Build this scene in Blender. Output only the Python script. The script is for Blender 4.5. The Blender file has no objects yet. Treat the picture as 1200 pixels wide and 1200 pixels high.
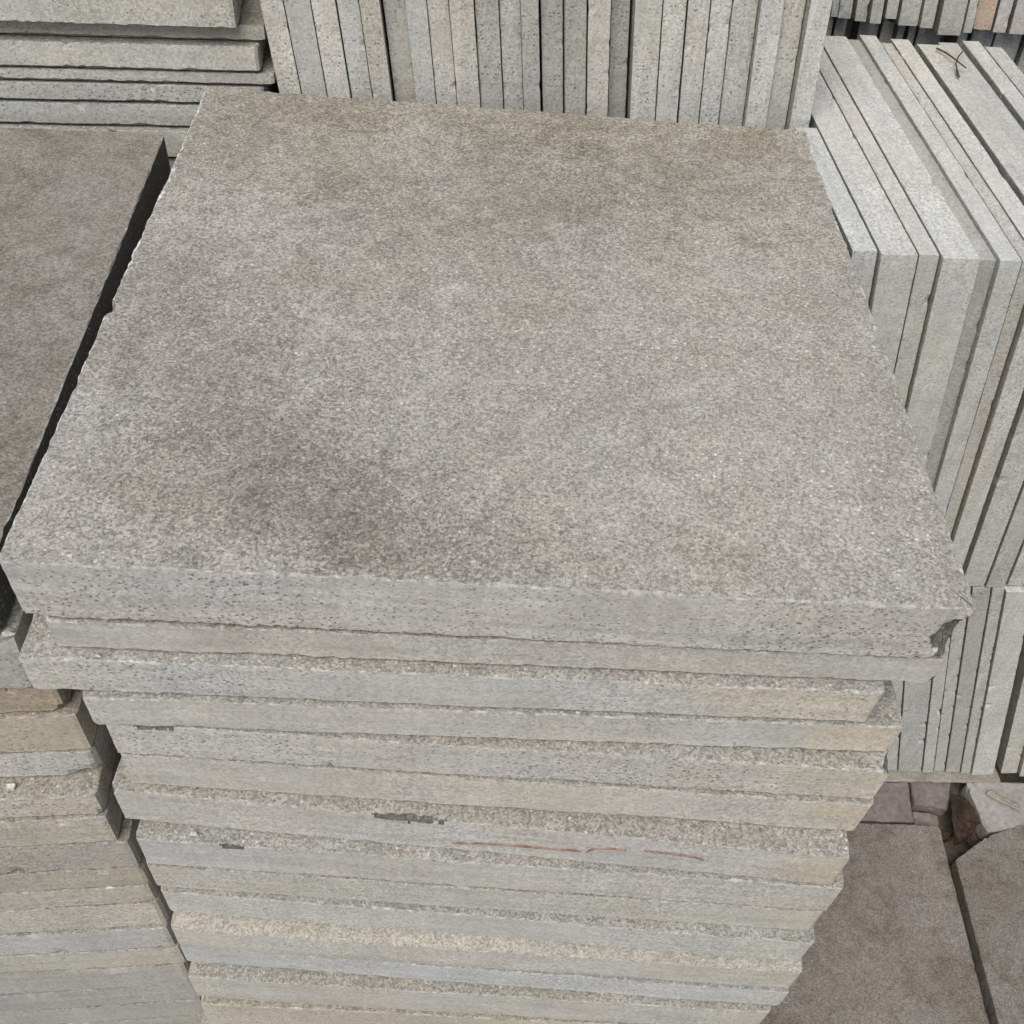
import bpy, math, random
import numpy as np
from mathutils import Matrix, Vector

scene = bpy.context.scene
COL = scene.collection

# ------------------------------------------------------------------ camera
cam_data = bpy.data.cameras.new("camera")
cam = bpy.data.objects.new("camera", cam_data)
COL.objects.link(cam)
right = Vector((0.9978, 0.0124, 0.0649))
down = Vector((0.0526, -0.7434, -0.6668))
fwd = Vector((0.0400, 0.6687, -0.7424))
m = Matrix((right, -down, -fwd)).transposed().to_4x4()
m.translation = Vector((-0.0188, -0.3870, 0.4963))
cam.matrix_world = m
cam_data.sensor_width = 36.0
cam_data.lens = 36.27
cam_data.clip_start = 0.01
cam_data.clip_end = 200.0
scene.camera = cam

# ------------------------------------------------------------------ light (overcast)
SUN_EL, SUN_AZ = math.radians(57), math.radians(202)      # azimuth measured clockwise from +Y
world = bpy.data.worlds.new("World")
scene.world = world
world.use_nodes = True
wn = world.node_tree
sky = wn.nodes.new("ShaderNodeTexSky")
sky.sky_type = 'NISHITA'
sky.sun_disc = False
sky.sun_elevation = SUN_EL
sky.sun_rotation = SUN_AZ
sky.air_density = 1.0
sky.dust_density = 3.0
sky.ozone_density = 0.3
bg = wn.nodes["Background"]
bg.inputs["Strength"].default_value = 0.07
wn.links.new(sky.outputs["Color"], bg.inputs["Color"])

sun_data = bpy.data.lights.new("sun", 'SUN')
sun_data.energy = 1.5
sun_data.angle = math.radians(42)
sun_data.color = (1.0, 0.96, 0.91)
sun = bpy.data.objects.new("sun", sun_data)
COL.objects.link(sun)
sd = Vector((math.sin(SUN_AZ) * math.cos(SUN_EL), math.cos(SUN_AZ) * math.cos(SUN_EL), math.sin(SUN_EL)))
sun.rotation_euler = sd.to_track_quat('Z', 'Y').to_euler()
sun.location = sd * 5

vs = scene.view_settings
vs.view_transform = 'Standard'
vs.look = 'None'
vs.gamma = 1.0
vs.use_curve_mapping = False
vs.exposure = 0.80


# ------------------------------------------------------------------ material helpers
class NT:
    def __init__(self, name):
        self.mat = bpy.data.materials.new(name)
        self.mat.use_nodes = True
        self.t = self.mat.node_tree
        self.bsdf = self.t.nodes["Principled BSDF"]

    def node(self, typ, **kw):
        n = self.t.nodes.new(typ)
        for k, v in kw.items():
            setattr(n, k, v)
        return n

    def put(self, sock, v):
        if isinstance(v, bpy.types.NodeSocket):
            self.t.links.new(v, sock)
        else:
            sock.default_value = v

    def math(self, op, a, b=0.0, c=None, clamp=False):
        n = self.node("ShaderNodeMath", operation=op)
        n.use_clamp = clamp
        self.put(n.inputs[0], a)
        self.put(n.inputs[1], b)
        if c is not None:
            self.put(n.inputs[2], c)
        return n.outputs[0]

    def vmath(self, op, a, b):
        n = self.node("ShaderNodeVectorMath", operation=op)
        self.put(n.inputs[0], a)
        if op == 'SCALE':
            self.put(n.inputs["Scale"], b)
        else:
            self.put(n.inputs[1], b)
        return n.outputs["Vector"] if op != 'LENGTH' else n.outputs["Value"]

    def length(self, a):
        n = self.node("ShaderNodeVectorMath", operation='LENGTH')
        self.put(n.inputs[0], a)
        return n.outputs["Value"]

    def noise(self, vec, scale, detail=2.0, rough=0.5, out="Fac"):
        n = self.node("ShaderNodeTexNoise")
        self.put(n.inputs["Vector"], vec)
        n.inputs["Scale"].default_value = scale
        n.inputs["Detail"].default_value = detail
        n.inputs["Roughness"].default_value = rough
        return n.outputs[out]

    def voronoi(self, vec, scale):
        n = self.node("ShaderNodeTexVoronoi")
        self.put(n.inputs["Vector"], vec)
        n.inputs["Scale"].default_value = scale
        return n

    def remap(self, v, a, b, c, d, smooth=False):
        n = self.node("ShaderNodeMapRange")
        n.interpolation_type = 'SMOOTHSTEP' if smooth else 'LINEAR'
        n.clamp = True
        self.put(n.inputs["Value"], v)
        for i, q in zip((1, 2, 3, 4), (a, b, c, d)):
            n.inputs[i].default_value = q
        return n.outputs["Result"]

    def mix(self, fac, a, b, mode='MIX'):
        n = self.node("ShaderNodeMix", data_type='RGBA', blend_type=mode)
        self.put(n.inputs["Factor"], fac)
        self.put(n.inputs["A"], a if isinstance(a, bpy.types.NodeSocket) else (*a, 1))
        self.put(n.inputs["B"], b if isinstance(b, bpy.types.NodeSocket) else (*b, 1))
        return n.outputs["Result"]

    def scale_col(self, col, v):
        n = self.node("ShaderNodeVectorMath", operation='SCALE')
        self.put(n.inputs[0], col)
        self.put(n.inputs["Scale"], v)
        return n.outputs["Vector"]

    def red(self, c):
        n = self.node("ShaderNodeSeparateColor")
        self.put(n.inputs[0], c)
        return n.outputs

    def base(self):
        tc = self.node("ShaderNodeTexCoord")
        oi = self.node("ShaderNodeObjectInfo")
        off = self.node("ShaderNodeCombineXYZ")
        self.put(off.inputs[0], self.math('MULTIPLY', oi.outputs["Random"], 31.7))
        self.put(off.inputs[1], self.math('MULTIPLY', oi.outputs["Random"], 17.3))
        self.put(off.inputs[2], self.math('MULTIPLY', oi.outputs["Random"], 53.9))
        P = self.vmath('ADD', tc.outputs["Object"], off.outputs[0])
        return tc.outputs["Object"], P, oi

    def bump(self, h, strength, dist):
        b = self.node("ShaderNodeBump")
        b.inputs["Strength"].default_value = strength
        b.inputs["Distance"].default_value = dist
        self.put(b.inputs["Height"], h)
        self.put(self.bsdf.inputs["Normal"], b.outputs["Normal"])

    def done(self, col, rough=0.88, spec=0.25):
        self.put(self.bsdf.inputs["Base Color"], col)
        self.put(self.bsdf.inputs["Roughness"], rough)
        self.bsdf.inputs["Specular IOR Level"].default_value = spec
        return self.mat


def rough_stone(name, base=(0.33, 0.315, 0.285), stains=(), contrast=1.0, dirt=0.0, relief=1.0, crystals=1.0):
    """Rough, granular face of the slab: small light and dark mineral grains."""
    T = NT(name)
    O, P, oi = T.base()
    w = T.noise(P, 300, 2, out="Color")
    w = T.vmath('SUBTRACT', w, (0.5, 0.5, 0.5))
    Pw = T.vmath('ADD', P, T.vmath('SCALE', w, 0.0028))
    v1 = T.voronoi(Pw, 600)
    v2 = T.voronoi(Pw, 290)
    g1 = T.red(v1.outputs["Color"])
    g2 = T.red(v2.outputs["Color"])
    nf = T.noise(P, 650, 2, 0.6)
    clus = T.noise(P, 55, 3, 0.65)
    zone = T.noise(P, 11, 3, 0.6)
    gv = T.math('ADD', T.math('MULTIPLY', g1[0], 0.55), T.math('MULTIPLY', T.remap(nf, 0.25, 0.75, 0, 1), 0.45))
    k = 0.52 * contrast
    val = T.remap(gv, 0.08, 0.92, 1 - k, 1 + k)
    # pale crystals and dark pits, crowded in some zones and sparse in others
    cr = T.math('MULTIPLY', T.remap(g2[1], 0.80, 0.90, 0, 1), T.remap(v2.outputs["Distance"], 0.18, 0.42, 1, 0))
    cr = T.math('MULTIPLY', cr, T.remap(zone, 0.35, 0.62, 0.35, 1.0))
    pit = T.math('MULTIPLY', T.remap(g2[2], 0.84, 0.92, 0, 1), T.remap(v2.outputs["Distance"], 0.12, 0.40, 1, 0))
    pit = T.math('MULTIPLY', pit, T.remap(zone, 0.4, 0.6, 1.0, 0.55))
    mott = T.remap(clus, 0.3, 0.7, 0.87, 1.13)
    big = T.remap(T.noise(P, 6.5, 4, 0.6), 0.3, 0.7, 0.91, 1.07)
    tint = T.noise(P, 13, 3, 0.6)
    col = T.mix(T.remap(tint, 0.35, 0.65, 0, 1, True), tuple(b * c for b, c in zip(base, (1.01, 1.0, 0.955))),
                tuple(b * c for b, c in zip(base, (1.0, 1.0, 0.99))))
    col = T.scale_col(col, T.math('MULTIPLY', T.math('MULTIPLY', val, mott), big))
    col = T.mix(T.math('MULTIPLY', cr, 0.8 * crystals * min(1.0, contrast)), col, (0.70, 0.69, 0.66))
    col = T.mix(T.math('MULTIPLY', pit, 0.75 * min(1.0, contrast)), col, (0.085, 0.083, 0.08))
    edge_n = T.noise(P, 9, 5, 0.62)
    for (sx, sy, rx, ry, amt, c) in stains:
        d = T.vmath('MULTIPLY', T.vmath('SUBTRACT', O, (sx, sy, 0.0)), (1 / rx, 1 / ry, 0.0))
        r = T.math('ADD', T.length(d), T.math('MULTIPLY', T.math('SUBTRACT', edge_n, 0.5), 2.0))
        r = T.math('ADD', r, T.math('MULTIPLY', T.math('SUBTRACT', clus, 0.5), 0.9))
        r = T.math('ADD', r, T.math('MULTIPLY', T.math('SUBTRACT', gv, 0.5), 0.7))
        mk = T.math('MULTIPLY', T.remap(r, 0.1, 1.3, 1, 0, True), amt)
        col = T.mix(mk, col, T.mix(1.0, col, c, 'MULTIPLY'))
    if dirt:
        dm = T.remap(T.noise(P, 7, 5, 0.7), 0.42, 0.62, 0, dirt, True)
        col = T.mix(dm, col, T.mix(1.0, col, (0.68, 0.62, 0.54), 'MULTIPLY'))
        dm2 = T.remap(T.noise(P, 28, 4, 0.7), 0.5, 0.66, 0, dirt * 0.7, True)
        col = T.mix(dm2, col, T.mix(1.0, col, (0.6, 0.56, 0.52), 'MULTIPLY'))
    col = T.mix(1.0, col, oi.outputs["Color"], 'MULTIPLY')
    h = T.math('ADD', T.math('MULTIPLY', gv, 0.35), T.math('MULTIPLY', clus, 0.9))
    T.bump(h, 0.5 * relief, 0.0018)
    return T.done(col, 0.9, 0.2)


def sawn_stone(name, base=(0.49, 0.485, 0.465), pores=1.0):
    """Sawn edge of the slab: finer grain, open pores, saw streaks, rust-ochre staining (object colour alpha)."""
    T = NT(name)
    O, P, oi = T.base()
    w = T.vmath('SUBTRACT', T.noise(P, 260, 2, out="Color"), (0.5, 0.5, 0.5))
    Pw = T.vmath('ADD', P, T.vmath('SCALE', w, 0.003))
    v1 = T.voronoi(Pw, 520)
    g1 = T.red(v1.outputs["Color"])
    nf = T.noise(P, 500, 3, 0.6)
    gv = T.math('ADD', T.math('MULTIPLY', g1[0], 0.5), T.math('MULTIPLY', nf, 0.5))
    zone = T.noise(P, 8, 3, 0.6)
    amp = T.remap(zone, 0.4, 0.62, 0.17, 0.30)
    val = T.math('ADD', 1.0, T.math('MULTIPLY', T.math('SUBTRACT', gv, 0.5), T.math('MULTIPLY', amp, 3.2)))
    v2 = T.voronoi(Pw, 290)
    g2 = T.red(v2.outputs["Color"])
    pm = T.math('MULTIPLY', T.remap(g2[1], 0.62, 0.74, 0, 1), T.remap(v2.outputs["Distance"], 0.14, 0.40, 1, 0))
    pm = T.math('MULTIPLY', pm, T.remap(zone, 0.35, 0.6, 0.45, 1.0))
    stk = T.noise(T.vmath('MULTIPLY', P, (2.2, 2.2, 110.0)), 1.0, 3, 0.6)
    val = T.math('MULTIPLY', val, T.remap(stk, 0.3, 0.7, 0.91, 1.07))
    val = T.math('MULTIPLY', val, T.remap(T.noise(P, 17, 4, 0.65), 0.3, 0.7, 0.90, 1.09))
    tint = T.noise(T.vmath('MULTIPLY', P, (1, 1, 3.0)), 9, 3, 0.6)
    col = T.mix(T.remap(tint, 0.36, 0.64, 0, 1, True), tuple(b * c for b, c in zip(base, (1.01, 1.0, 0.955))),
                tuple(b * c for b, c in zip(base, (0.985, 1.0, 1.0))))
    col = T.scale_col(col, val)
    # ochre stain: patches along the band plus a clear patch at the slab's right end
    sx = T.node("ShaderNodeSeparateXYZ")
    T.put(sx.inputs[0], O)
    shift = T.math('MULTIPLY', T.math('SUBTRACT', T.math('FRACT', T.math('MULTIPLY', oi.outputs["Random"], 7.31)), 0.5), 0.09)
    on = T.noise(T.vmath('MULTIPLY', P, (1.0, 1.0, 2.6)), 6.5, 4, 0.6)
    wob = T.math('ADD', sx.outputs[0], T.math('MULTIPLY', T.math('SUBTRACT', on, 0.5), 0.30))
    wob = T.math('ADD', wob, shift)
    end = T.remap(wob, 0.185, 0.25, 0, 1, True)
    patch = T.remap(on, 0.50, 0.68, 0, 0.38, True)
    om = T.math('MULTIPLY', T.math('MAXIMUM', end, patch), oi.outputs["Alpha"], clamp=True)
    om = T.math('MULTIPLY', om, T.remap(nf, 0.3, 0.7, 0.6, 1.0))
    col = T.mix(om, col, T.mix(1.0, col, (1.08, 0.965, 0.78), 'MULTIPLY'))
    col = T.mix(T.math('MULTIPLY', pm, 0.68 * pores), col, (0.075, 0.072, 0.07))
    cr = T.math('MULTIPLY', T.remap(g1[1], 0.93, 0.98, 0, 1), 0.35)
    col = T.mix(cr, col, (0.6, 0.59, 0.55))
    col = T.mix(1.0, col, oi.outputs["Color"], 'MULTIPLY')
    h = T.math('SUBTRACT', T.math('ADD', T.math('MULTIPLY', gv, 0.5), T.math('MULTIPLY', stk, 0.35)),
               T.math('MULTIPLY', pm, 1.0))
    T.bump(h, 0.4, 0.0012)
    return T.done(col, 0.85, 0.25)


def arris_stone(name, base=(0.50, 0.495, 0.47), lo=0.57, hi=0.68):
    """Bruised, paler stone where an edge is chipped."""
    T = NT(name)
    O, P, oi = T.base()
    n1 = T.noise(P, 260, 3, 0.7)
    n2 = T.noise(P, 38, 4, 0.7)
    v = T.voronoi(P, 420)
    g = T.red(v.outputs["Color"])
    f = T.remap(n2, lo, hi, 0, 1, True)
    col = T.mix(f, (0.37, 0.365, 0.345), tuple(base))
    val = T.math('ADD', T.remap(n1, 0.25, 0.75, 0.62, 1.2), T.math('MULTIPLY', T.math('SUBTRACT', g[0], 0.5), 0.45))
    col = T.scale_col(col, val)
    col = T.mix(1.0, col, oi.outputs["Color"], 'MULTIPLY')
    T.bump(n1, 0.6, 0.0015)
    return T.done(col, 0.9, 0.2)


def plain_noise(name, c1, c2, scale, rough=0.9, bump=0.5, dist=0.002, detail=5):
    T = NT(name)
    O, P, oi = T.base()
    n = T.noise(P, scale, detail, 0.65)
    n2 = T.noise(P, scale * 9, 3, 0.6)
    col = T.mix(T.remap(n, 0.33, 0.67, 0, 1, True), c1, c2)
    col = T.scale_col(col, T.remap(n2, 0.25, 0.75, 0.72, 1.25))
    T.bump(T.math('ADD', n, T.math('MULTIPLY', n2, 0.5)), bump, dist)
    return T.done(col, rough, 0.2)


GREYD = (0.70, 0.69, 0.668)
BROWN = (0.75, 0.717, 0.637)
WARM = (0.84, 0.82, 0.77)
PALE = (1.13, 1.13, 1.12)
M_top_main = rough_stone("rough_stone_weathered", (0.327, 0.3170, 0.2885), stains=[
    (-0.16, -0.215, 0.11, 0.09, 0.62, GREYD), (-0.215, -0.125, 0.10, 0.08, 0.5, GREYD), (-0.09, -0.255, 0.12, 0.06, 0.6, GREYD),
    (-0.25, -0.03, 0.08, 0.10, 0.3, GREYD), (0.05, -0.28, 0.16, 0.035, 0.4, WARM),
    (0.02, 0.295, 0.38, 0.07, 0.6, BROWN), (-0.22, 0.22, 0.13, 0.13, 0.5, BROWN), (0.18, 0.22, 0.20, 0.14, 0.55, BROWN),
    (-0.02, 0.16, 0.24, 0.12, 0.45, GREYD), (-0.02, 0.05, 0.30, 0.12, 0.35, WARM),
    (0.20, -0.03, 0.14, 0.13, 0.6, PALE), (0.20, -0.22, 0.20, 0.11, 0.6, PALE), (-0.15, 0.19, 0.07, 0.035, 0.9, PALE), (-0.25, -0.25, 0.07, 0.05, 0.6, PALE)])
M_top = rough_stone("rough_stone_grey", (0.30, 0.291, 0.27), contrast=1.0)
M_top_brown = rough_stone("rough_stone_brown", (0.248, 0.236, 0.213), contrast=0.95, crystals=0.35, dirt=0.4, relief=0.9)
M_top_pale = rough_stone("rough_stone_pale", (0.385, 0.372, 0.345), contrast=0.8, relief=0.7)
M_pave = rough_stone("rough_stone_paving", (0.196, 0.179, 0.160), contrast=0.9, crystals=0.3, dirt=0.5, relief=0.6)
M_side = sawn_stone("sawn_stone")
M_side_gap_shade = sawn_stone("sawn_stone_gap_shade", (0.095, 0.09, 0.08))  # shade of the gap painted as near-black sides on the left stack's top slab
M_side_smooth = sawn_stone("sawn_stone_smooth", (0.50, 0.496, 0.476), pores=0.55)
M_edge = arris_stone("chipped_arris")
M_edge_pale = arris_stone("bruised_arris", (0.62, 0.61, 0.585), 0.40, 0.56)
M_break_dark = rough_stone("dark_break", (0.14, 0.135, 0.125), contrast=0.8)  # darker broken stone for the larger chips
M_broken = rough_stone("broken_stone", (0.34, 0.33, 0.305), contrast=0.8)
M_ground = plain_noise("dirt_ground", (0.06, 0.05, 0.042), (0.12, 0.10, 0.085), 14)
M_brick = plain_noise("worn_brick", (0.175, 0.152, 0.142), (0.24, 0.205, 0.19), 16)
M_block = plain_noise("pale_concrete", (0.255, 0.247, 0.232), (0.32, 0.308, 0.288), 14)
M_wood = plain_noise("grey_wood", (0.22, 0.20, 0.17), (0.33, 0.30, 0.26), 40)
M_leaf = plain_noise("dead_leaf", (0.032, 0.023, 0.017), (0.07, 0.047, 0.034), 45, 0.8)
M_twig = plain_noise("dry_twig", (0.06, 0.045, 0.03), (0.11, 0.085, 0.055), 120)
M_red = plain_noise("red_crayon", (0.20, 0.11, 0.088), (0.32, 0.23, 0.20), 160, bump=0.1)


# ------------------------------------------------------------------ slab mesh
def noise1(n, rng, cells):
    """smooth periodic 1-D noise, -1..1"""
    cells = max(3, int(cells))
    k = rng.uniform(-1, 1, cells)
    x = np.linspace(0, cells, n, endpoint=False)
    i = x.astype(int) % cells
    f = x - np.floor(x)
    f = f * f * (3 - 2 * f)
    return k[i] * (1 - f) + k[(i + 1) % cells] * f


def slab_mesh(name, quad, t, seed, ds, mats, bev=0.0007, rough=0.0004, scoops=(), nchips=10, chip=(0.003, 0.009),
              rings=2, chip_sides=(0, 1, 2, 3), inset=0.02, shear=0.0, under=0.0, knock=1.0):
    """Stone slab: polygon outline `quad` (counter-clockwise), thickness t, ragged chipped arrises.
    materials: 0 sawn side, 1 rough face, 2 bruised arris, 3 broken stone"""
    rng = np.random.default_rng(seed)
    Q = np.array(quad, float)
    n_s = len(Q)
    pts, nrm, side = [], [], []
    for s in range(n_s):
        a, b = Q[s], Q[(s + 1) % n_s]
        L = np.linalg.norm(b - a)
        k = max(2, int(L / ds[s % len(ds)]))
        d = (b - a) / L
        nn = np.array([d[1], -d[0]])
        u = np.linspace(0, 1, k, endpoint=False)
        pts.append(a + u[:, None] * (b - a))
        nrm.append(np.tile(nn, (k, 1)))
        side += [s] * k
    pts = np.concatenate(pts)
    nrm = np.concatenate(nrm)
    N = len(pts)
    side = np.array(side)
    # corner normals averaged, corner slightly knocked off
    for i in range(N):
        if side[i] != side[i - 1]:
            v = nrm[i] + nrm[i - 1]
            nrm[i] = v / np.linalg.norm(v)
            pts[i] -= nrm[i] * rng.uniform(0.0006, 0.003) * knock
    per = np.sum(np.linalg.norm(np.roll(pts, -1, 0) - pts, axis=1))

    def wob(amp_lo, amp_hi):
        return (amp_lo * noise1(N, rng, per / 0.12) + amp_hi * noise1(N, rng, per / 0.02)
                + amp_hi * 0.8 * noise1(N, rng, per / 0.008))

    def lip():
        a = np.abs(noise1(N, rng, per / 0.05)) * np.abs(noise1(N, rng, per / 0.011))
        return bev * (0.35 + 0.9 * rng.random(N) + 4.0 * a)
    z1 = t / 2
    levels = [(z1, lip(), None), (None, 0 * pts[:, 0], lip() * 0.9)]
    base = wob(rough, rough * 0.8)
    R = []
    it, ht = lip(), lip() * 0.9
    ib, hb = lip() + under, lip() * 0.9 + under * 0.8
    cen = (Q.min(0) + Q.max(0)) / 2
    half = (Q.max(0) - Q.min(0)) / 2
    inner = cen + (pts - cen) * (1 - np.minimum(inset, half * 0.4) / half)
    R.append(np.column_stack([inner, np.full(N, z1)]))
    R.append(np.column_stack([pts + nrm * (base - it)[:, None], np.full(N, z1)]))
    R.append(np.column_stack([pts + nrm * base[:, None], z1 - ht]))
    for r in range(1, rings + 1):
        f = r / (rings + 1)
        w = base + wob(rough * 0.3, rough * 0.15)
        R.append(np.column_stack([pts + nrm * w[:, None], (z1 - ht) * (1 - f) + (-z1 + hb) * f]))
    R.append(np.column_stack([pts + nrm * base[:, None], -z1 + hb]))
    R.append(np.column_stack([pts + nrm * (base - ib)[:, None], np.full(N, -z1)]))
    R.append(np.column_stack([inner, np.full(N, -z1)]))
    V = np.concatenate(R)
    nr = len(R)
    hit = np.zeros(len(V), int)
    nick = np.zeros(len(V), int)
    allsc = [(np.array(c, float), r, True) for c, r in scoops]
    for _ in range(nchips):
        s = int(rng.choice(chip_sides))
        idx = np.nonzero(side == s)[0]
        i = int(rng.choice(idx))
        r = rng.uniform(*chip) * (1 if rng.random() < 0.8 else 1.8)
        top = 1 if rng.random() < 0.6 else -1
        c = np.array([*(pts[i] + nrm[i] * r * rng.uniform(0.45, 0.75)), top * (z1 + r * rng.uniform(0.25, 0.6))])
        allsc.append((c, r, False))
    for c, r, big in allsc:
        d = V - c
        L = np.linalg.norm(d, axis=1)
        rr = r * (1 + (0.035 if big else 0.10) * rng.standard_normal(len(V)))
        ins = L < rr
        if ins.any():
            V[ins] = c + d[ins] / np.maximum(L[ins], 1e-6)[:, None] * rr[ins][:, None]
            (hit if big else nick)[ins] = 1
    V[:, 2] = np.clip(V[:, 2], -z1, z1)
    V[:N, 2] = z1
    V[-N:, 2] = -z1
    V[:, 2] += shear * V[:, 1]
    faces, mi = [], []
    for k in range(nr - 1):
        o, p = k * N, (k + 1) * N
        bevel = k in (1, nr - 3)
        cap = k in (0, nr - 2)
        for i in range(N):
            j = (i + 1) % N
            f = (o + i, p + i, p + j, o + j)
            faces.append(f)
            h = hit[o + i] + hit[p + i] + hit[p + j] + hit[o + j]
            q_ = nick[o + i] + nick[p + i] + nick[p + j] + nick[o + j]
            mi.append(1 if cap else (3 if h >= (3 if rings > 8 else 2) else ((4 if (len(mats) > 4 and k == 1 and side[i] in (1, 3)) else 2) if (bevel or q_ >= 3) else 0)))
    faces.append(tuple(range(N)))
    mi.append(1)
    faces.append(tuple(range((nr - 1) * N, nr * N))[::-1])
    mi.append(1)
    me = bpy.data.meshes.new(name)
    me.from_pydata(V.tolist(), [], faces)
    for mt in mats:
        me.materials.append(mt)
    me.polygons.foreach_set("material_index", mi)
    me.update()
    return me


def tag(o, label, cat, group=None):
    o["label"] = label
    o["category"] = cat
    if group:
        o["group"] = group
    return o


def link(name, me, mat4=None, parent=None):
    o = bpy.data.objects.new(name, me)
    COL.objects.link(o)
    if parent:
        o.parent = parent
    if mat4 is not None:
        o.matrix_world = mat4
    return o


ORD = ["top", "second", "third", "fourth", "fifth", "sixth", "seventh", "eighth", "ninth", "tenth", "eleventh",
       "twelfth", "thirteenth", "fourteenth", "fifteenth", "sixteenth", "seventeenth", "eighteenth", "nineteenth",
       "twentieth", "twenty-first", "twenty-second", "twenty-third", "twenty-fourth", "twenty-fifth"]
GAP = 0.0018


def rect(w, d, jig=0.0, rng=None):
    q = [(-w / 2, -d / 2), (w / 2, -d / 2), (w / 2, d / 2), (-w / 2, d / 2)]
    if jig:
        q = [(x + rng.uniform(-jig, jig), y + (rng.uniform(-jig, jig) if y > 0 else 0)) for x, y in q]
    return q


def lying(front_l, front_r, ztop, t, depth, seed, mats, ds=(0.004, 0.006, 0.03, 0.006), quad=None, tint=(1, 1, 1, 0), **kw):
    """a slab lying flat; its front edge runs from front_l to front_r (metres)"""
    A, B = Vector(front_l), Vector(front_r)
    u = (B - A).normalized()
    v = Vector((-u.y, u.x))
    W = (B - A).length
    c = (A + B) / 2 + v * depth / 2
    rng = random.Random(seed)
    me = slab_mesh("flagstone", quad or rect(W, depth, 0.0015, rng), t - GAP, seed, ds, mats, under=0.0022, **kw)
    mw = Matrix(((u.x, v.x, 0, c.x), (u.y, v.y, 0, c.y), (0, 0, 1, ztop - t / 2), (0, 0, 0, 1)))
    o = link("flagstone", me, mw)
    o.color = tint
    return o


def standing(x0, x1, y_front, zb, h, depth, lean, yaw, seed, mats, ds=(0.03, 0.03, 0.01, 0.006), tint=(1, 1, 1, 0), zref=0.0, **kw):
    """a slab standing on edge; x0..x1 = faces measured at height zref in the row's front plane, lean = dx/dz"""
    t = x1 - x0
    d = Vector((-math.sin(yaw), math.cos(yaw), 0))
    n = Vector((math.cos(yaw), math.sin(yaw), 0))
    zc = zb + h / 2
    xm = (x0 + x1) / 2 + lean * (zc - zref)
    c = Vector((xm, y_front, zc)) + d * depth / 2
    me = slab_mesh("flagstone", rect(depth, h - 0.001), t, seed, ds, mats, shear=lean, bev=0.00028, rough=0.00018, knock=0.25, **kw)
    mw = Matrix(((d.x, 0, n.x, c.x), (d.y, 0, n.y, c.y), (0, 1, 0, c.z), (0, 0, 0, 1)))
    o = link("flagstone", me, mw)
    o.color = tint
    return o


# ------------------------------------------------------------------ the ground
GZ = -0.99
gm = bpy.data.meshes.new("ground")
rg = np.random.default_rng(5)
gx = np.linspace(-2.5, 3.0, 111)
gy = np.linspace(-2.5, 3.0, 111)
gv = [(x, y, GZ - abs(float(rg.normal(0, 0.002)))) for y in gy for x in gx]
gf = [(j * 111 + i, j * 111 + i + 1, (j + 1) * 111 + i + 1, (j + 1) * 111 + i) for j in range(110) for i in range(110)]
gm.from_pydata(gv, [], gf)
gm.materials.append(M_ground)
ground = link("ground", gm)
ground["kind"] = "structure"

# ------------------------------------------------------------------ central stack
MAIN = [  # front-left x,y, front-right x,y, thickness
    (-0.3002, -0.0002, 0.2995, 0.0002, 0.0589), (-0.2897, -0.0014, 0.3045, 0.0020, 0.0317),
    (-0.3102, -0.0092, 0.2708, -0.0058, 0.0416), (-0.2802, -0.0124, 0.2983, -0.0066, 0.0387),
    (-0.2754, -0.0095, 0.2982, -0.0215, 0.0466), (-0.2742, -0.0090, 0.3016, -0.0247, 0.0475),
    (-0.2891, -0.0140, 0.2909, -0.0462, 0.0538), (-0.2758, -0.0295, 0.3031, -0.0478, 0.0512),
    (-0.2776, -0.0299, 0.3017, -0.0487, 0.0463), (-0.2734, -0.0331, 0.3059, -0.0582, 0.0485),
    (-0.2726, -0.0488, 0.3071, -0.0671, 0.0479), (-0.2714, -0.0472, 0.3069, -0.0703, 0.0431),
    (-0.2669, -0.0609, 0.2991, -0.0755, 0.0612), (-0.2615, -0.0666, 0.3014, -0.0765, 0.0558)]
MAIN_LABEL = [
    "large thick square stone slab lying uppermost on the central stack",
    "thin slab with chipped right corner directly under the big top slab",
    "slab jutting out furthest left below the thin slab of the central stack",
    "fourth slab from top of central stack, ochre stain at its chipped right end",
    "fifth slab of central stack with a dark chip near its left end",
    "sixth slab of central stack, ochre right end above a rough grey ledge",
    "seventh slab of central stack with reddish crayon strokes on its edge",
    "eighth slab of central stack, just below the one with red strokes",
    "ninth slab from the top of the central stack, plain grey-green edge",
    "tenth slab of central stack, pale bruised arris at its left end",
    "eleventh slab of central stack with a bright whitish rough ledge",
    "twelfth slab of central stack with bluish sawn edge under the whitish ledge",
    "thirteenth slab of central stack with dark rough ledge at lower left",
    "fourteenth slab of central stack, cut off by the bottom of the picture"]
MAIN_TINT = [(1.0, 0.985, 0.97, 0.12), (0.95, 0.93, 0.90, 0.1), (1.02, 1.02, 1.01, 0.75), (1.0, 0.99, 0.97, 0.95),
             (1.02, 1.01, 0.98, 0.7), (1.0, 0.98, 0.94, 0.95), (0.98, 0.97, 0.95, 0.75), (0.97, 0.97, 0.96, 0.45),
             (0.94, 0.93, 0.88, 0.5), (0.96, 0.97, 0.96, 0.1), (0.98, 0.96, 0.92, 0.3), (0.97, 1.0, 1.03, 0.1),
             (0.96, 0.95, 0.91, 0.2), (0.97, 0.92, 0.82, 0.6)]
GRP_MAIN = "slabs of the central stack"
z = 0.0
main_objs = []
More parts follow.
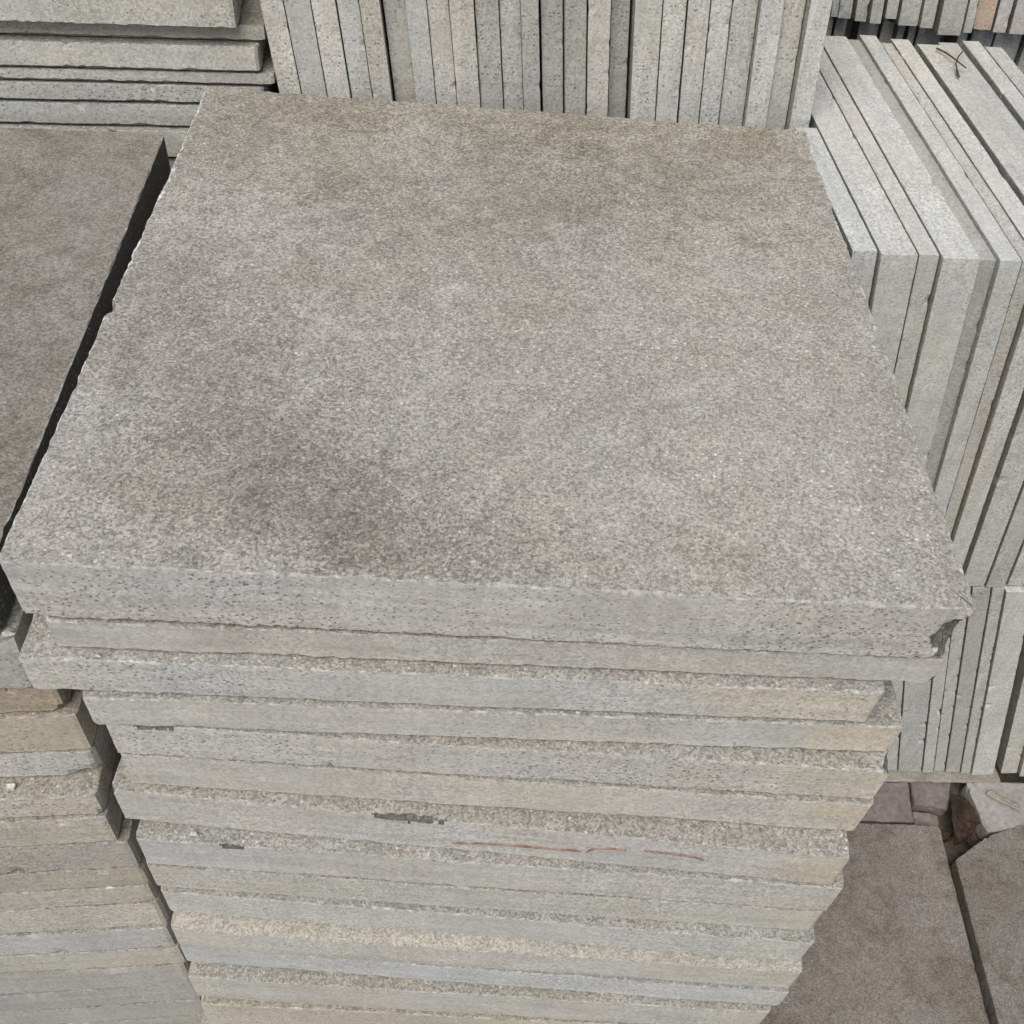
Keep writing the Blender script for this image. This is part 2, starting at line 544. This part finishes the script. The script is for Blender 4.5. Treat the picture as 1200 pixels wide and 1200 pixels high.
for i, (ax, ay, bx, by, t) in enumerate(MAIN):
    kw = dict(nchips=20, chip=(0.0015, 0.004), chip_sides=(0, 0, 0, 1, 3), rings=3)
    quad = None
    sc = []
    mats = [M_side, M_top, M_edge, M_broken]
    if i in (4, 6, 7):
        kw['rings'] = 8
    W = math.hypot(bx - ax, by - ay)
    h = t / 2
    D = 0.60
    dsz = (0.0022 if i in (4, 6, 7) else 0.004, 0.006, 0.03, 0.006)
    if i == 0:
        D = 0.603
        quad = [(-0.3000, -0.3015), (0.2998, -0.3019), (0.2989, 0.2980), (-0.3010, 0.3050)]
        mats = [M_side, M_top_main, M_edge, M_break_dark, M_edge_pale]
        kw.update(nchips=60, chip=(0.0015, 0.0035), rings=9, bev=0.0011, rough=0.0006, chip_sides=(0, 1, 3, 3, 3, 2))
        dsz = (0.0028, 0.0028, 0.006, 0.0028)
        # corner broken away at the lower right, a bite in the left arris, knocked lower left corner
        sc = [((0.300, -0.3150, 0.000), 0.0230), ((0.306, -0.312, -0.012), 0.0200), ((0.294, -0.3095, -0.0340), 0.0130),
              ((0.281, -0.3095, -0.0345), 0.0122), ((0.267, -0.3095, -0.0350), 0.0110), ((0.253, -0.3090, -0.0355), 0.0098),
              ((-0.308, -0.053, 0.030), 0.012), ((-0.306, -0.044, 0.034), 0.009),
              ((-0.307, -0.306, -0.036), 0.011), ((-0.306, 0.10, 0.034), 0.008), ((0.304, 0.05, 0.034), 0.007)]
    elif i == 1:
        sc = [((W / 2 + 0.002, -0.306, -h - 0.001), 0.0105), ((W / 2 - 0.012, -0.304, -h - 0.003), 0.007)]
    elif i == 3:
        sc = [((W / 2 + 0.006, -0.298, -h), 0.010)]
    elif i == 4:
        sc = [((-0.255, -0.306, h + 0.004), 0.012), ((-0.242, -0.306, h + 0.004), 0.011), ((-0.266, -0.306, h + 0.005), 0.009),
              ((W / 2 + 0.004, -0.293, h), 0.010)]
    elif i == 6:
        sc = [((-0.080, -0.306, h + 0.004), 0.0098), ((-0.068, -0.306, h + 0.003), 0.0106), ((-0.055, -0.306, h + 0.002), 0.0112), ((-0.042, -0.306, h + 0.003), 0.0108), ((-0.030, -0.306, h + 0.004), 0.0098),
              ((-W / 2 - 0.004, -0.304, h), 0.010)]
        mats = [M_side, M_top, M_edge, M_break_dark]
    elif i == 7:
        sc = [((-0.215, -0.306, h + 0.003), 0.0098), ((-0.205, -0.306, h + 0.004), 0.0092)]
    elif i == 10:
        mats = [M_side_smooth, M_top_pale, M_edge, M_broken]
    if i >= 7 and i != 10:
        mats = [M_side_smooth, M_top, M_edge, M_break_dark]
    if i in (1, 4):
        mats = [M_side, M_top, M_edge, M_break_dark]
    o = lying((ax, ay), (bx, by), z, t, D, 100 + i, mats, ds=dsz, quad=quad, scoops=sc, tint=MAIN_TINT[i], **kw)
    tag(o, MAIN_LABEL[i], "stone slab", GRP_MAIN)
    main_objs.append((o, W, t, D))
    z -= t
zz = z
k = 0
while zz > GZ + 0.02:
    t = min(0.053, zz - GZ)
    if zz - t - GZ < 0.02:
        t = zz - GZ
    dx = [0.004, -0.006, 0.003, -0.002, 0.005, -0.004, 0.0][k % 7]
    o = lying((-0.275 + dx, -0.064 + dx), (0.302 + dx, -0.078 - dx), zz, t, 0.60, 130 + k, [M_side_smooth, M_top, M_edge, M_broken],
              ds=(0.012, 0.012, 0.05, 0.012), tint=(0.96, 0.95, 0.92, 0.2), nchips=8)
    tag(o, "grey stone slab in the foot of the central stack, below the picture", "stone slab", GRP_MAIN)
    zz -= t
    k += 1


# red crayon strokes and a dark smear on the seventh slab's sawn edge
def stroke(parent, D, pts, w, mat, name):
    n = len(pts)
    vv, ff = [], []
    y = -D / 2 - 0.0016
    for i, (x, zc) in enumerate(pts):
        a = pts[max(0, i - 1)]
        b = pts[min(n - 1, i + 1)]
        dx, dz = b[0] - a[0], b[1] - a[1]
        L = math.hypot(dx, dz)
        ww = w * (0.35 + 0.65 * math.sin(math.pi * (i + 0.4) / n)) * (0.8 + 0.4 * ((i * 37) % 10) / 10)
        nx, nz = -dz / L * ww / 2, dx / L * ww / 2
        vv += [(x + nx, y, zc + nz), (x - nx, y, zc - nz), (x + nx, y + 0.002, zc + nz), (x - nx, y + 0.002, zc - nz)]
    for i in range(n - 1):
        a, b = 4 * i, 4 * i + 4
        ff += [(a, a + 1, b + 1, b), (a + 2, a, b, b + 2), (a + 1, a + 3, b + 3, b + 1), (a + 3, a + 2, b + 2, b + 3)]
    me = bpy.data.meshes.new(name)
    me.from_pydata(vv, [], ff)
    me.materials.append(mat)
    o = bpy.data.objects.new(name, me)
    COL.objects.link(o)
    o.parent = parent
    return o


def dense(pts, k=6, jit=0.0003, seed=3):
    r = random.Random(seed)
    out = []
    for (a, b) in zip(pts[:-1], pts[1:]):
        for q in range(k):
            f = q / k
            out.append((a[0] + (b[0] - a[0]) * f, a[1] + (b[1] - a[1]) * f + r.uniform(-jit, jit)))
    return out + [pts[-1]]


s7, _, _, D7 = main_objs[6]
for n_, pts in enumerate(([(-0.0205, -0.0108), (0.0, -0.0064), (0.0274, -0.0046), (0.055, -0.0042), (0.0823, -0.0035)],
                          [(0.0877, -0.0037), (0.0898, 0.0016), (0.0947, 0.0048), (0.118, 0.0073)],
                          [(0.1316, 0.0081), (0.1556, 0.0074), (0.1731, 0.0054), (0.1809, 0.0006)])):
    stroke(s7, D7, dense(pts, 6, 0.0003, n_), 0.0009, M_red, "crayon_stroke")

# ------------------------------------------------------------------ left stack
LEFT = [  # right-front corner x,y, yaw of the front edge in degrees, thickness
    (-0.3262, 0.0100, 2.2, 0.0490), (-0.3190, 0.0070, 4.0, 0.0632), (-0.3095, 0.0107, 5.2, 0.0365), (-0.3040, 0.0089, 5.2, 0.0543),
    (-0.3030, 0.0085, 4.6, 0.0394), (-0.3060, -0.0093, 4.8, 0.0343), (-0.3041, -0.0103, 6.0, 0.0489),
    (-0.2975, -0.0101, 5.3, 0.0534), (-0.2965, -0.0092, 5.9, 0.0412), (-0.2960, -0.0096, 5.8, 0.0400), (-0.2975, -0.0101, 5.7, 0.0567), (-0.2987, -0.0129, 5.3, 0.0540),
    (-0.2971, -0.0133, 5.3, 0.0490), (-0.2973, -0.0141, 5.1, 0.0637), (-0.2979, -0.0133, 5.8, 0.0568)]
LEFT_LOOK = ["brownish weathered square slab lying uppermost on the left stack", "second slab from top of left stack, grey edge by the gap",
             "third slab from top of left stack, brown-orange stained edge", "fourth slab of left stack, thick with sandy ochre edge",
             "fifth slab of left stack, pale grey with a spalled right corner", "sixth slab of left stack under a dark rough ledge",
             "seventh slab from the top of the left stack, sandy grey", "eighth slab from the top of the left stack, dull olive grey",
             "ninth slab from the top of the left stack, brownish edge", "tenth slab from the top of the left stack, cream edge",
             "eleventh slab from the top of the left stack, warm cream edge above a bluish one", "twelfth slab from the top of the left stack, bluish grey edge",
             "thirteenth slab from the top of the left stack, cream and grey edge", "fourteenth slab from the top of the left stack, dull grey",
             "lowest slab of the left stack visible at the bottom left corner"]
LEFT_TINT = [(0.95, 0.94, 0.92, 0.1), (0.80, 0.80, 0.78, 0.1), (0.76, 0.68, 0.57, 0.5), (0.92, 0.87, 0.78, 0.5), (0.98, 0.97, 0.95, 0.1),
             (0.98, 0.95, 0.91, 0.3), (0.92, 0.89, 0.83, 0.3), (0.80, 0.78, 0.74, 0.2), (0.82, 0.78, 0.71, 0.3), (0.92, 0.89, 0.82, 0.3), (0.97, 0.94, 0.87, 0.2), (0.92, 0.92, 0.92, 0.0),
             (0.95, 0.93, 0.87, 0.3), (0.84, 0.83, 0.81, 0.1), (0.78, 0.78, 0.77, 0.0)]
GRP_LEFT = "slabs of the left stack"
z = -0.045
for i, (cx, cy, yw, t) in enumerate(LEFT):
    a = math.radians(yw)
    W = 0.60
    D = 0.58 if i == 0 else 0.57
    A = (cx - W * math.cos(a), cy - W * math.sin(a))
    h = t / 2
    sc = []
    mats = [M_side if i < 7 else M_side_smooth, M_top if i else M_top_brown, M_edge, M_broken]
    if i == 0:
        mats[0] = M_side_gap_shade
    if i == 2:
        sc = [((W / 2 + 0.002, -D / 2 - 0.004, -h - 0.002), 0.012), ((W / 2 - 0.014, -D / 2 - 0.004, -h - 0.004), 0.008)]
    if i == 4:
        sc = [((W / 2 - 0.005, -D / 2 - 0.010, -h - 0.004), 0.020), ((W / 2 - 0.02, -D / 2 - 0.011, -h - 0.006), 0.017)]
    if i == 5:
        sc = [((W / 2 + 0.003, -D / 2 - 0.006, -h + 0.004), 0.010)]
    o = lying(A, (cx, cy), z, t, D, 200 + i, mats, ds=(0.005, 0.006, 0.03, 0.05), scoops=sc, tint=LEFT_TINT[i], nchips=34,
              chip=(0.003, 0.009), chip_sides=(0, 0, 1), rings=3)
    tag(o, LEFT_LOOK[i], "stone slab", GRP_LEFT)
    z -= t
k = 0
while z > GZ + 0.02:
    t = min(0.055, z - GZ)
    if z - t - GZ < 0.02:
        t = z - GZ
    a = math.radians(5.4)
    o = lying((-0.299 - 0.6 * math.cos(a), -0.0145 - 0.6 * math.sin(a)), (-0.299, -0.0145), z, t, 0.57, 230 + k,
              [M_side_smooth, M_top, M_edge, M_broken], ds=(0.012, 0.012, 0.05, 0.05), tint=(0.8, 0.8, 0.78, 0.2), nchips=8)
    tag(o, "grey stone slab in the foot of the left stack, below the picture", "stone slab", GRP_LEFT)
    z -= t
    k += 1

# ------------------------------------------------------------------ back left stack of thin lying slabs
GRP_BL = "slabs of the stack behind the left stack"
BL = [  # z top, z bottom, right end x, forward shift, tint, label
    (0.0840, 0.0415, -0.2715, -0.010, (0.97, 0.97, 0.92, 0.1), "uppermost slab of the back left stack, overhanging the darker one"),
    (0.0415, 0.0235, -0.2500, 0.006, (0.80, 0.80, 0.75, 0.1), "darker thin slab second from top of the back left stack"),
    (0.0235, -0.0047, -0.2550, -0.002, (1.02, 1.01, 0.97, 0.2), "pale thick slab third from top of the back left stack"),
    (-0.0047, -0.0191, -0.2440, 0.0, (0.95, 0.94, 0.91, 0.0), "thinnest slab of the back left stack, fourth from its top"),
    (-0.0191, -0.0402, -0.2540, 0.0, (0.93, 0.92, 0.90, 0.0), "fifth slab from top of the back left stack, plain warm grey"),
    (-0.0402, -0.0660, -0.2550, 0.0, (0.88, 0.90, 0.88, 0.0), "bluish slab lowest in view of the back left stack"),
    (-0.0660, -0.0990, -0.2450, -0.006, (0.95, 0.97, 0.95, 0.0), "slab at the foot of the back left stack, only its pale arris showing")]
a = math.radians(5.5)
for i, (zt, zb, rx, sh, tint, lab) in enumerate(BL):
    ry = 0.648 + (rx + 0.27) * math.tan(a) + sh
    W = 0.6
    o = lying((rx - W * math.cos(a), ry - W * math.sin(a)), (rx, ry), zt, zt - zb, 0.5, 300 + i, [M_side, M_top, M_edge, M_broken],
              ds=(0.005, 0.01, 0.05, 0.05), tint=tint, nchips=40, chip=(0.0025, 0.006), chip_sides=(0,))
    tag(o, lab, "stone slab", GRP_BL)
z = -0.099
k = 0
while z > GZ + 0.02:
    t = min(0.056, z - GZ)
    if z - t - GZ < 0.02:
        t = z - GZ
    o = lying((-0.25 - 0.6 * math.cos(a), 0.648 - 0.6 * math.sin(a)), (-0.25, 0.648), z, t, 0.5, 330 + k,
              [M_side, M_top, M_edge, M_broken], ds=(0.03, 0.03, 0.06, 0.06), nchips=0)
    tag(o, "grey stone slab hidden low in the back left stack", "stone slab", GRP_BL)
    z -= t
    k += 1

# ------------------------------------------------------------------ row of slabs on edge behind the central stack
MIDX = [-0.2367, -0.2136, -0.1876, -0.1635, -0.1416, -0.1206, -0.0977, -0.0771, -0.0556, -0.0313, -0.0080, 0.0125, 0.0320, 0.0549,
        0.0775, 0.1002, 0.1222, 0.1495, 0.1735, 0.1957, 0.2163, 0.2418, 0.2648, 0.2876, 0.3094]
YAW = math.radians(3.6)
GRP_MID = "slabs on edge in the row behind the central stack"
rr = random.Random(11)
MID_T = [1.0, 0.93, 1.06, 0.95, 0.92, 0.86, 0.98, 0.96, 0.97, 0.85, 0.90, 0.84, 0.82, 0.80, 0.99, 0.97, 0.66, 1.04, 1.03, 1.03, 0.93, 1.06, 0.97, 1.0, 1.13]
MID_N = ["first", "second", "third", "fourth", "fifth", "sixth", "seventh", "eighth", "ninth", "tenth", "eleventh", "twelfth", "thirteenth",
         "fourteenth", "fifteenth", "sixteenth", "seventeenth", "eighteenth", "nineteenth", "twentieth", "twenty-first",
         "twenty-second", "twenty-third", "twenty-fourth"]
for i in range(24):
    x0, x1 = MIDX[i], MIDX[i + 1]
    g = rr.uniform(0.0003, 0.0022)
    sh = rr.choice([0, 0, 0.002, 0.004, -0.003, 0.006])
    tt = 0.95 + (MID_T[i] - 0.95) * 1.35
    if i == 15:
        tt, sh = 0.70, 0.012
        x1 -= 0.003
    if i == 5:
        tt, sh = 0.86, 0.010
    if i == 13 - 1:
        sh = 0.008
    if i == 23:
        sh, tt = -0.006, 1.12
    if i == 16:
        tt = 1.04
    wv = rr.uniform(-0.025, 0.025)
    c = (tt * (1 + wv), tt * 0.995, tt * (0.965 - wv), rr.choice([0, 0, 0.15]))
    yf = 0.632 + sh + abs(x0) * 0.0
    o = standing(x0, x1 - g, yf, -0.375, 0.62, 0.55, -0.105, YAW, 400 + i, [M_side, M_top, M_edge, M_broken], tint=c,
                 nchips=14, chip=(0.0015, 0.004), chip_sides=(3,))
    extra = {0: "leftmost slab on edge behind the central stack, white scuff near its foot", 15: "dark recessed slab on edge, sixteenth from left behind the central stack",
             23: "rightmost slab on edge behind the central stack, pale with dark pits"}
    tag(o, extra.get(i, MID_N[i] + " slab on edge from the left in the row behind the central stack"), "stone slab", GRP_MID)
for i in range(12):
    x0 = -0.205 + i * 0.0455
    o = standing(x0, x0 + 0.044, 0.64, GZ, GZ * -1 - 0.375, 0.53, -0.105, YAW, 430 + i, [M_side, M_top, M_edge, M_broken], zref=-0.375,
                 ds=(0.05, 0.05, 0.03, 0.03), nchips=0)
    tag(o, "grey slab on edge in the hidden lower tier behind the central stack", "stone slab", GRP_MID)

# ------------------------------------------------------------------ right hand pile: two tiers of slabs on edge
GRP_RU = "slabs on edge in the upper tier of the right pile"
RU = [0.3045, 0.3296, 0.3645, 0.3847, 0.4210, 0.4369, 0.4582, 0.4749, 0.5023, 0.5334, 0.5621, 0.5850, 0.6080, 0.634, 0.662, 0.692]
RU_DZ = [0.0, 0.0, 0.0004, 0.001, -0.003, 0.001, 0.0, -0.001, 0.001, -0.002, 0.001, 0.001, -0.06, -0.02, -0.01]
RU_GAP = [0.0022, 0.0012, 0.0018, 0.0016, 0.0006, 0.0012, 0.0030, 0.0055, 0.0022, 0.0052, 0.002, 0.002, 0.003, 0.003, 0.003]
RU_T = [0.98, 1.04, 0.99, 1.07, 0.76, 1.02, 0.92, 1.04, 0.96, 0.88, 0.99, 0.92, 0.8, 0.9, 0.9]
rr = random.Random(21)
for i in range(15):
    D = 0.22 if i == 0 else (0.30 if i >= 12 else 0.45 + rr.uniform(-0.012, 0.012))
    zt = -0.006 + RU_DZ[i]
    tt = RU_T[i]
    wv = rr.uniform(-0.02, 0.02)
    o = standing(RU[i], RU[i + 1] - RU_GAP[i], 0.40 + rr.uniform(-0.003, 0.003) + (0.006 if i == 4 else 0), -0.470, zt + 0.470, D, -0.181, YAW, 500 + i,
                 [M_side_smooth, M_top_pale, M_edge, M_broken], ds=(0.04, 0.04, 0.008, 0.008), nchips=9, chip=(0.002, 0.005),
                 chip_sides=(2, 3), tint=(tt * (1 + wv), tt, tt * (0.97 - wv), 0.12))
    lab = {0: "leftmost slab on edge of the right pile, against the top slab's edge", 1: "wide pale slab on edge beside the dark slit of the right pile",
           4: "darker sunken slab on edge between pale ones on the right pile",
           12: "low dark slab on edge at the far right of the right pile"}.get(
        i, MID_N[i] + " slab on edge from the left in upper tier of right pile")
    tag(o, lab, "stone slab", GRP_RU)

GRP_RL = "slabs on edge in the lower tier of the right pile"
RL = [0.405, 0.445, 0.487, 0.5257, 0.5652, 0.5841, 0.6028, 0.6274, 0.6443, 0.6812]
RL2 = [0.6932, 0.722, 0.752, 0.785, 0.815]
RL_T = [1, 1, 0.98, 0.93, 1.0, 0.97, 0.84, 0.95, 1.08]
rr = random.Random(31)
pairs = [(RL[i], RL[i + 1] - 0.0016) for i in range(9)] + [(RL2[i], RL2[i + 1] - 0.002) for i in range(4)]
names = ["hidden slab on edge in the lower tier of the right pile behind the central stack"] * 2 + [
    "lower tier slab on edge of the right pile touching the central stack's outline",
    "bluish grey wide slab on edge, second in view in the right pile's lower tier",
    "third slab on edge in view in the right pile's lower tier", "narrow fourth slab on edge in view in the right pile's lower tier",
    "darker fifth slab on edge in view in the right pile's lower tier", "sixth slab on edge in view in the right pile's lower tier",
    "pale wide slab on edge just left of the black gap in the lower tier",
    "slab on edge just right of the black gap in the lower tier"] + ["lower tier slab on edge of the right pile beyond the right border"] * 3
for i, (x0, x1) in enumerate(pairs):
    tt = RL_T[i] if i < 9 else 0.98
    o = standing(x0, x1, 0.405 + rr.uniform(-0.002, 0.004), -0.952, 0.952 - 0.471 + rr.uniform(-0.003, 0.0), 0.44, -0.318, YAW, 530 + i,
                 [M_side_smooth, M_top_pale, M_edge, M_broken], zref=-0.47, ds=(0.04, 0.05, 0.02, 0.008), nchips=14, chip=(0.0025, 0.006),
                 chip_sides=(3,), tint=(tt, tt, tt * (1.0 if i in (3,) else 0.97), 0.05))
    tag(o, names[i], "stone slab", GRP_RL)

# ------------------------------------------------------------------ far pile at the upper right: two tiers of slab ends
GRP_B = "slab ends in the far pile at the upper right"
BU = [(0.383, 0.393, -0.006), (0.395, 0.413, -0.012), (0.415, 0.432, -0.012), (0.432, 0.448, -0.011), (0.451, 0.467, -0.006), (0.469, 0.495, -0.013),
      (0.495, 0.513, -0.013), (0.516, 0.547, -0.017), (0.547, 0.560, -0.013), (0.561, 0.586, -0.011), (0.588, 0.606, -0.014), (0.609, 0.630, -0.015),
      (0.633, 0.66, -0.013)]
rr = random.Random(41)
for i, (x0, x1, zb) in enumerate(BU):
    tt = rr.uniform(0.80, 0.98)
    c = (tt, tt * 1.0, tt * 0.97, 0.0)
    if i == 9:
        c = (1.0, 0.78, 0.64, 0.0)
    if i in (10, 11):
        c = (0.98, 0.95, 0.97, 0.0)
    o = standing(x0, x1 - 0.0018, 0.90 + rr.uniform(-0.01, 0.008), zb, 0.40, 0.40, -0.16, YAW, 560 + i, [M_side_smooth, M_top, M_edge, M_broken],
                 ds=(0.012, 0.05, 0.05, 0.008), nchips=12, chip=(0.003, 0.007), chip_sides=(0, 3), tint=c)
    lab = MID_N[i] + " slab end from the left in upper tier of far right pile"
    if i == 9:
        lab = "reddish brown slab end in the upper tier of the far right pile"
    tag(o, lab, "stone slab", GRP_B)
BLW = [(0.390, 0.399), (0.401, 0.416), (0.416, 0.431), (0.432, 0.458), (0.461, 0.478), (0.479, 0.489), (0.494, 0.504), (0.507, 0.539),
       (0.540, 0.554), (0.556, 0.569), (0.575, 0.604), (0.605, 0.640), (0.643, 0.67)]
for i, (x0, x1) in enumerate(BLW):
    dark = i in (2, 8)
    tt = 0.62 if dark else rr.uniform(0.78, 0.94)
    o = standing(x0, x1 - 0.001, 0.93 + (0.03 if dark else rr.uniform(-0.006, 0.008)), -0.47, 0.47 - 0.021, 0.40, -0.10, YAW, 580 + i,
                 [M_side_smooth, M_top, M_edge, M_broken], ds=(0.05, 0.05, 0.012, 0.010), nchips=10, chip=(0.003, 0.006), chip_sides=(2, 3),
                 tint=(tt, tt, tt * 0.97, 0.0))
    tag(o, MID_N[i] + " slab end from the left in lower tier of far right pile", "stone slab", GRP_B)
for i in range(7):
    x0 = 0.42 + i * 0.042
    o = standing(x0, x0 + 0.040, 0.94, GZ, -0.47 - GZ, 0.40, -0.10, YAW, 600 + i, [M_side_smooth, M_top, M_edge, M_broken], zref=-0.47,
                 ds=(0.06, 0.06, 0.05, 0.05), nchips=0)
    tag(o, "hidden slab on edge at the foot of the far right pile", "stone slab", GRP_B)

# ------------------------------------------------------------------ foot of the right pile and paving
o = lying((0.335, -0.30), (0.704, -0.30), -0.950, 0.037, 0.62, 700, [M_pave, M_pave, M_pave, M_pave], ds=(0.01, 0.006, 0.006, 0.03),
          quad=[(-0.1845, -0.31), (0.1855, -0.31), (0.2010, 0.3085), (-0.1845, 0.309)], nchips=26, chip=(0.003, 0.010), chip_sides=(1, 2))
tag(o, "brownish paving slab lying low beside the central stack, left of the gap", "stone slab", "paving slabs at the lower right")
PG = [(0.7225, -0.30), (1.20, -0.30), (1.20, 0.330), (0.860, 0.329), (0.792, 0.306), (0.731, 0.266)]
pc = (0.95, 0.0)
me = slab_mesh("paving_slab", [(x - pc[0], y - pc[1]) for x, y in PG], 0.037, 701, (0.03, 0.03, 0.01, 0.006, 0.006, 0.006),
               [M_pave, M_pave, M_pave, M_pave], nchips=26, chip=(0.002, 0.006), chip_sides=(2, 3, 4, 5))
o = link("flagstone", me, Matrix.Translation((pc[0], pc[1], -0.952 - 0.0185)))
o.color = (0.95, 0.97, 0.98, 0)
tag(o, "grey-brown paving slab with worn rounded corner at the right border", "stone slab", "paving slabs at the lower right")


def block(name, quad, zt, t, mat, seed, label, cat, bev=0.0015):
    q = np.array(quad)
    c = q.mean(0)
    me = slab_mesh(name, q - c, t, seed, (0.006,), [mat, mat, mat, mat], bev=bev, rough=0.0007, nchips=6, chip=(0.002, 0.005))
    o = link(name, me, Matrix.Translation((c[0], c[1], zt - t / 2)))
    tag(o, label, cat)
    return o


block("brick", [(0.560, 0.326), (0.686, 0.326), (0.694, 0.398), (0.562, 0.394)], -0.958, 0.031, M_brick, 710,
      "worn reddish brick on the ground under the right pile, next to central stack", "brick")
block("brick", [(0.697, 0.360), (0.748, 0.352), (0.768, 0.405), (0.700, 0.408)], -0.962, 0.027, M_brick, 711,
      "brownish broken brick right of the first one under the wooden batten", "brick")
block("concrete_block", [(0.795, 0.314), (0.94, 0.335), (0.94, 0.402), (0.786, 0.398)], -0.9545, 0.034, M_block, 712,
      "pale concrete block under the right pile by the black gap", "block")
block("brick", [(0.692, 0.326), (0.730, 0.322), (0.735, 0.348), (0.694, 0.352)], -0.972, 0.017, M_brick, 713,
      "small dull brick fragment in the hole behind the paving slab", "brick")


def bar(name, p0, p1, w, hgt, mat, seed, label, cat):
    p0, p1 = Vector(p0), Vector(p1)
    L = (p1 - p0).length
    me = slab_mesh(name, rect(L, w), hgt, seed, (0.006, 0.004), [mat] * 4, bev=0.0012, rough=0.0006, nchips=4, chip=(0.002, 0.004))
    u = (p1 - p0).normalized()
    v = Vector((0, 0, 1)).cross(u).normalized()
    n = u.cross(v)
    c = (p0 + p1) / 2
    o = link(name, me, Matrix(((u.x, v.x, n.x, c.x), (u.y, v.y, n.y, c.y), (u.z, v.z, n.z, c.z), (0, 0, 0, 1))))
    return tag(o, label, cat)


bar("wooden_batten", (0.56, 0.405, -0.9555), (0.842, 0.412, -0.9550), 0.03, 0.006, M_wood, 720,
    "thin grey wooden batten lying under the right pile's lower tier", "batten")
bar("wooden_stick", (0.812, 0.378, -0.9500), (0.858, 0.352, -0.9495), 0.010, 0.005, M_wood, 721,
    "short splintered stick poking out beside the pale concrete block", "stick")

# dead leaves in the hole
rngl = random.Random(77)


def leaf(cx, cy, cz, L, Wd, ang, tilt, label, seed):
    r = random.Random(seed)
    vv, ff = [], []
    nu, nvv = 12, 7
    for i in range(nu + 1):
        s = i / nu
        wd = Wd * math.sin(math.pi * (0.04 + 0.92 * s)) ** 0.8
        for j in range(nvv):
            q = (j / (nvv - 1) - 0.5) * 2
            zc = 0.35 * Wd * q * q + 0.25 * L * math.sin(s * 2.6) * 0.5 + r.uniform(-1, 1) * 0.0022
            vv.append(((s - 0.5) * L, q * wd / 2 * r.uniform(0.85, 1.1), zc))
    for i in range(nu):
        for j in range(nvv - 1):
            a_ = i * nvv + j
            ff.append((a_, a_ + 1, a_ + nvv + 1, a_ + nvv))
    me = bpy.data.meshes.new("dead_leaf")
    me.from_pydata(vv, [], ff)
    me.materials.append(M_leaf)
    o = link("dead_leaf", me)
    sol = o.modifiers.new("thick", 'SOLIDIFY')
    sol.thickness = 0.0006
    o.rotation_euler = (tilt, 0.15, ang)
    o.location = (cx, cy, cz)
    tag(o, label, "leaf")


leaf(0.757, 0.335, -0.975, 0.085, 0.05, 1.25, 0.25, "large crumpled brown dead leaf in the dark hole under the right pile", 1)
leaf(0.728, 0.300, -0.972, 0.05, 0.018, 0.5, -0.3, "narrow curled dead leaf at the paving slab's corner", 2)
leaf(0.772, 0.302, -0.976, 0.035, 0.02, 2.1, 0.2, "small brown leaf scrap against the worn paving corner", 3)


# forked dry twig lying on the right pile
def twig():
    me = bpy.data.meshes.new("dry_twig")
    vv, ff = [], []

    def limb(pts, r0, r1):
        n = len(pts)
        b0 = len(vv)
        for i, p in enumerate(pts):
            r = r0 + (r1 - r0) * i / (n - 1)
            for k_ in range(6):
                a_ = k_ * math.pi / 3
                vv.append((p[0] + r * math.cos(a_), p[1] + r * 0.5 * math.sin(a_), p[2] + r * math.sin(a_)))
        for i in range(n - 1):
            for k_ in range(6):
                a_, b_ = b0 + i * 6 + k_, b0 + i * 6 + (k_ + 1) % 6
                ff.append((a_, b_, b_ + 6, a_ + 6))
        ff.append(tuple(range(b0, b0 + 6))[::-1])
        ff.append(tuple(range(b0 + (n - 1) * 6, b0 + n * 6)))
    limb([(-0.012, 0.045, 0.0), (-0.006, 0.03, 0.002), (0.0, 0.015, 0.002), (0.008, -0.004, 0.001)], 0.0011, 0.0007)
    limb([(0.014, 0.034, 0.003), (0.005, 0.02, 0.003), (-0.002, 0.004, 0.002), (-0.005, -0.016, 0.0005)], 0.0008, 0.0009)
    limb([(-0.0048, -0.013, 0.0008), (-0.0055, -0.018, 0.0005), (-0.006, -0.026, 0.0003)], 0.0018, 0.0012)
    me.from_pydata(vv, [], ff)
    me.materials.append(M_twig)
    o = link("dry_twig", me)
    o.location = (0.505, 0.775, -0.002)
    tag(o, "tiny forked dry twig lying on top of the right pile", "twig")


twig()


# loose stone chips lying on the ledges
def chip(loc, size, seed, tone, label):
    r = np.random.default_rng(seed)
    P = r.normal(0, 1, (11, 3))
    P = P / np.linalg.norm(P, axis=1)[:, None] * np.array(size) * r.uniform(0.75, 1.1, (11, 1))
    P[:, 2] -= P[:, 2].min()
    import bmesh
    bm = bmesh.new()
    for q in P:
        bm.verts.new(q)
    bmesh.ops.convex_hull(bm, input=bm.verts)
    me = bpy.data.meshes.new("stone_chip")
    bm.to_mesh(me)
    bm.free()
    me.materials.append(M_edge_pale)
    o = link("stone_chip", me, Matrix.Translation(loc))
    o.color = (tone, tone, tone * 0.97, 0)
    tag(o, label, "chip")


chip((-0.2290, -0.0240, -0.3190), (0.0040, 0.0026, 0.0020), 1, 1.2, "tiny white stone chip on the left end of the eighth slab's ledge")
chip((-0.3720, -0.0050, -0.2874), (0.0060, 0.0030, 0.0026), 2, 1.1, "white stone chip on the dark rough ledge of the left stack")
chip((-0.3235, 0.0100, -0.0945), (0.0050, 0.0040, 0.0030), 3, 1.2, "pale stone chip in the gap at the left border under the brown top slab")
chip((-0.2600, -0.0060, -0.0905), (0.0055, 0.0022, 0.0018), 4, 1.15, "sliver of pale stone on the ledge under the top slab's left corner")
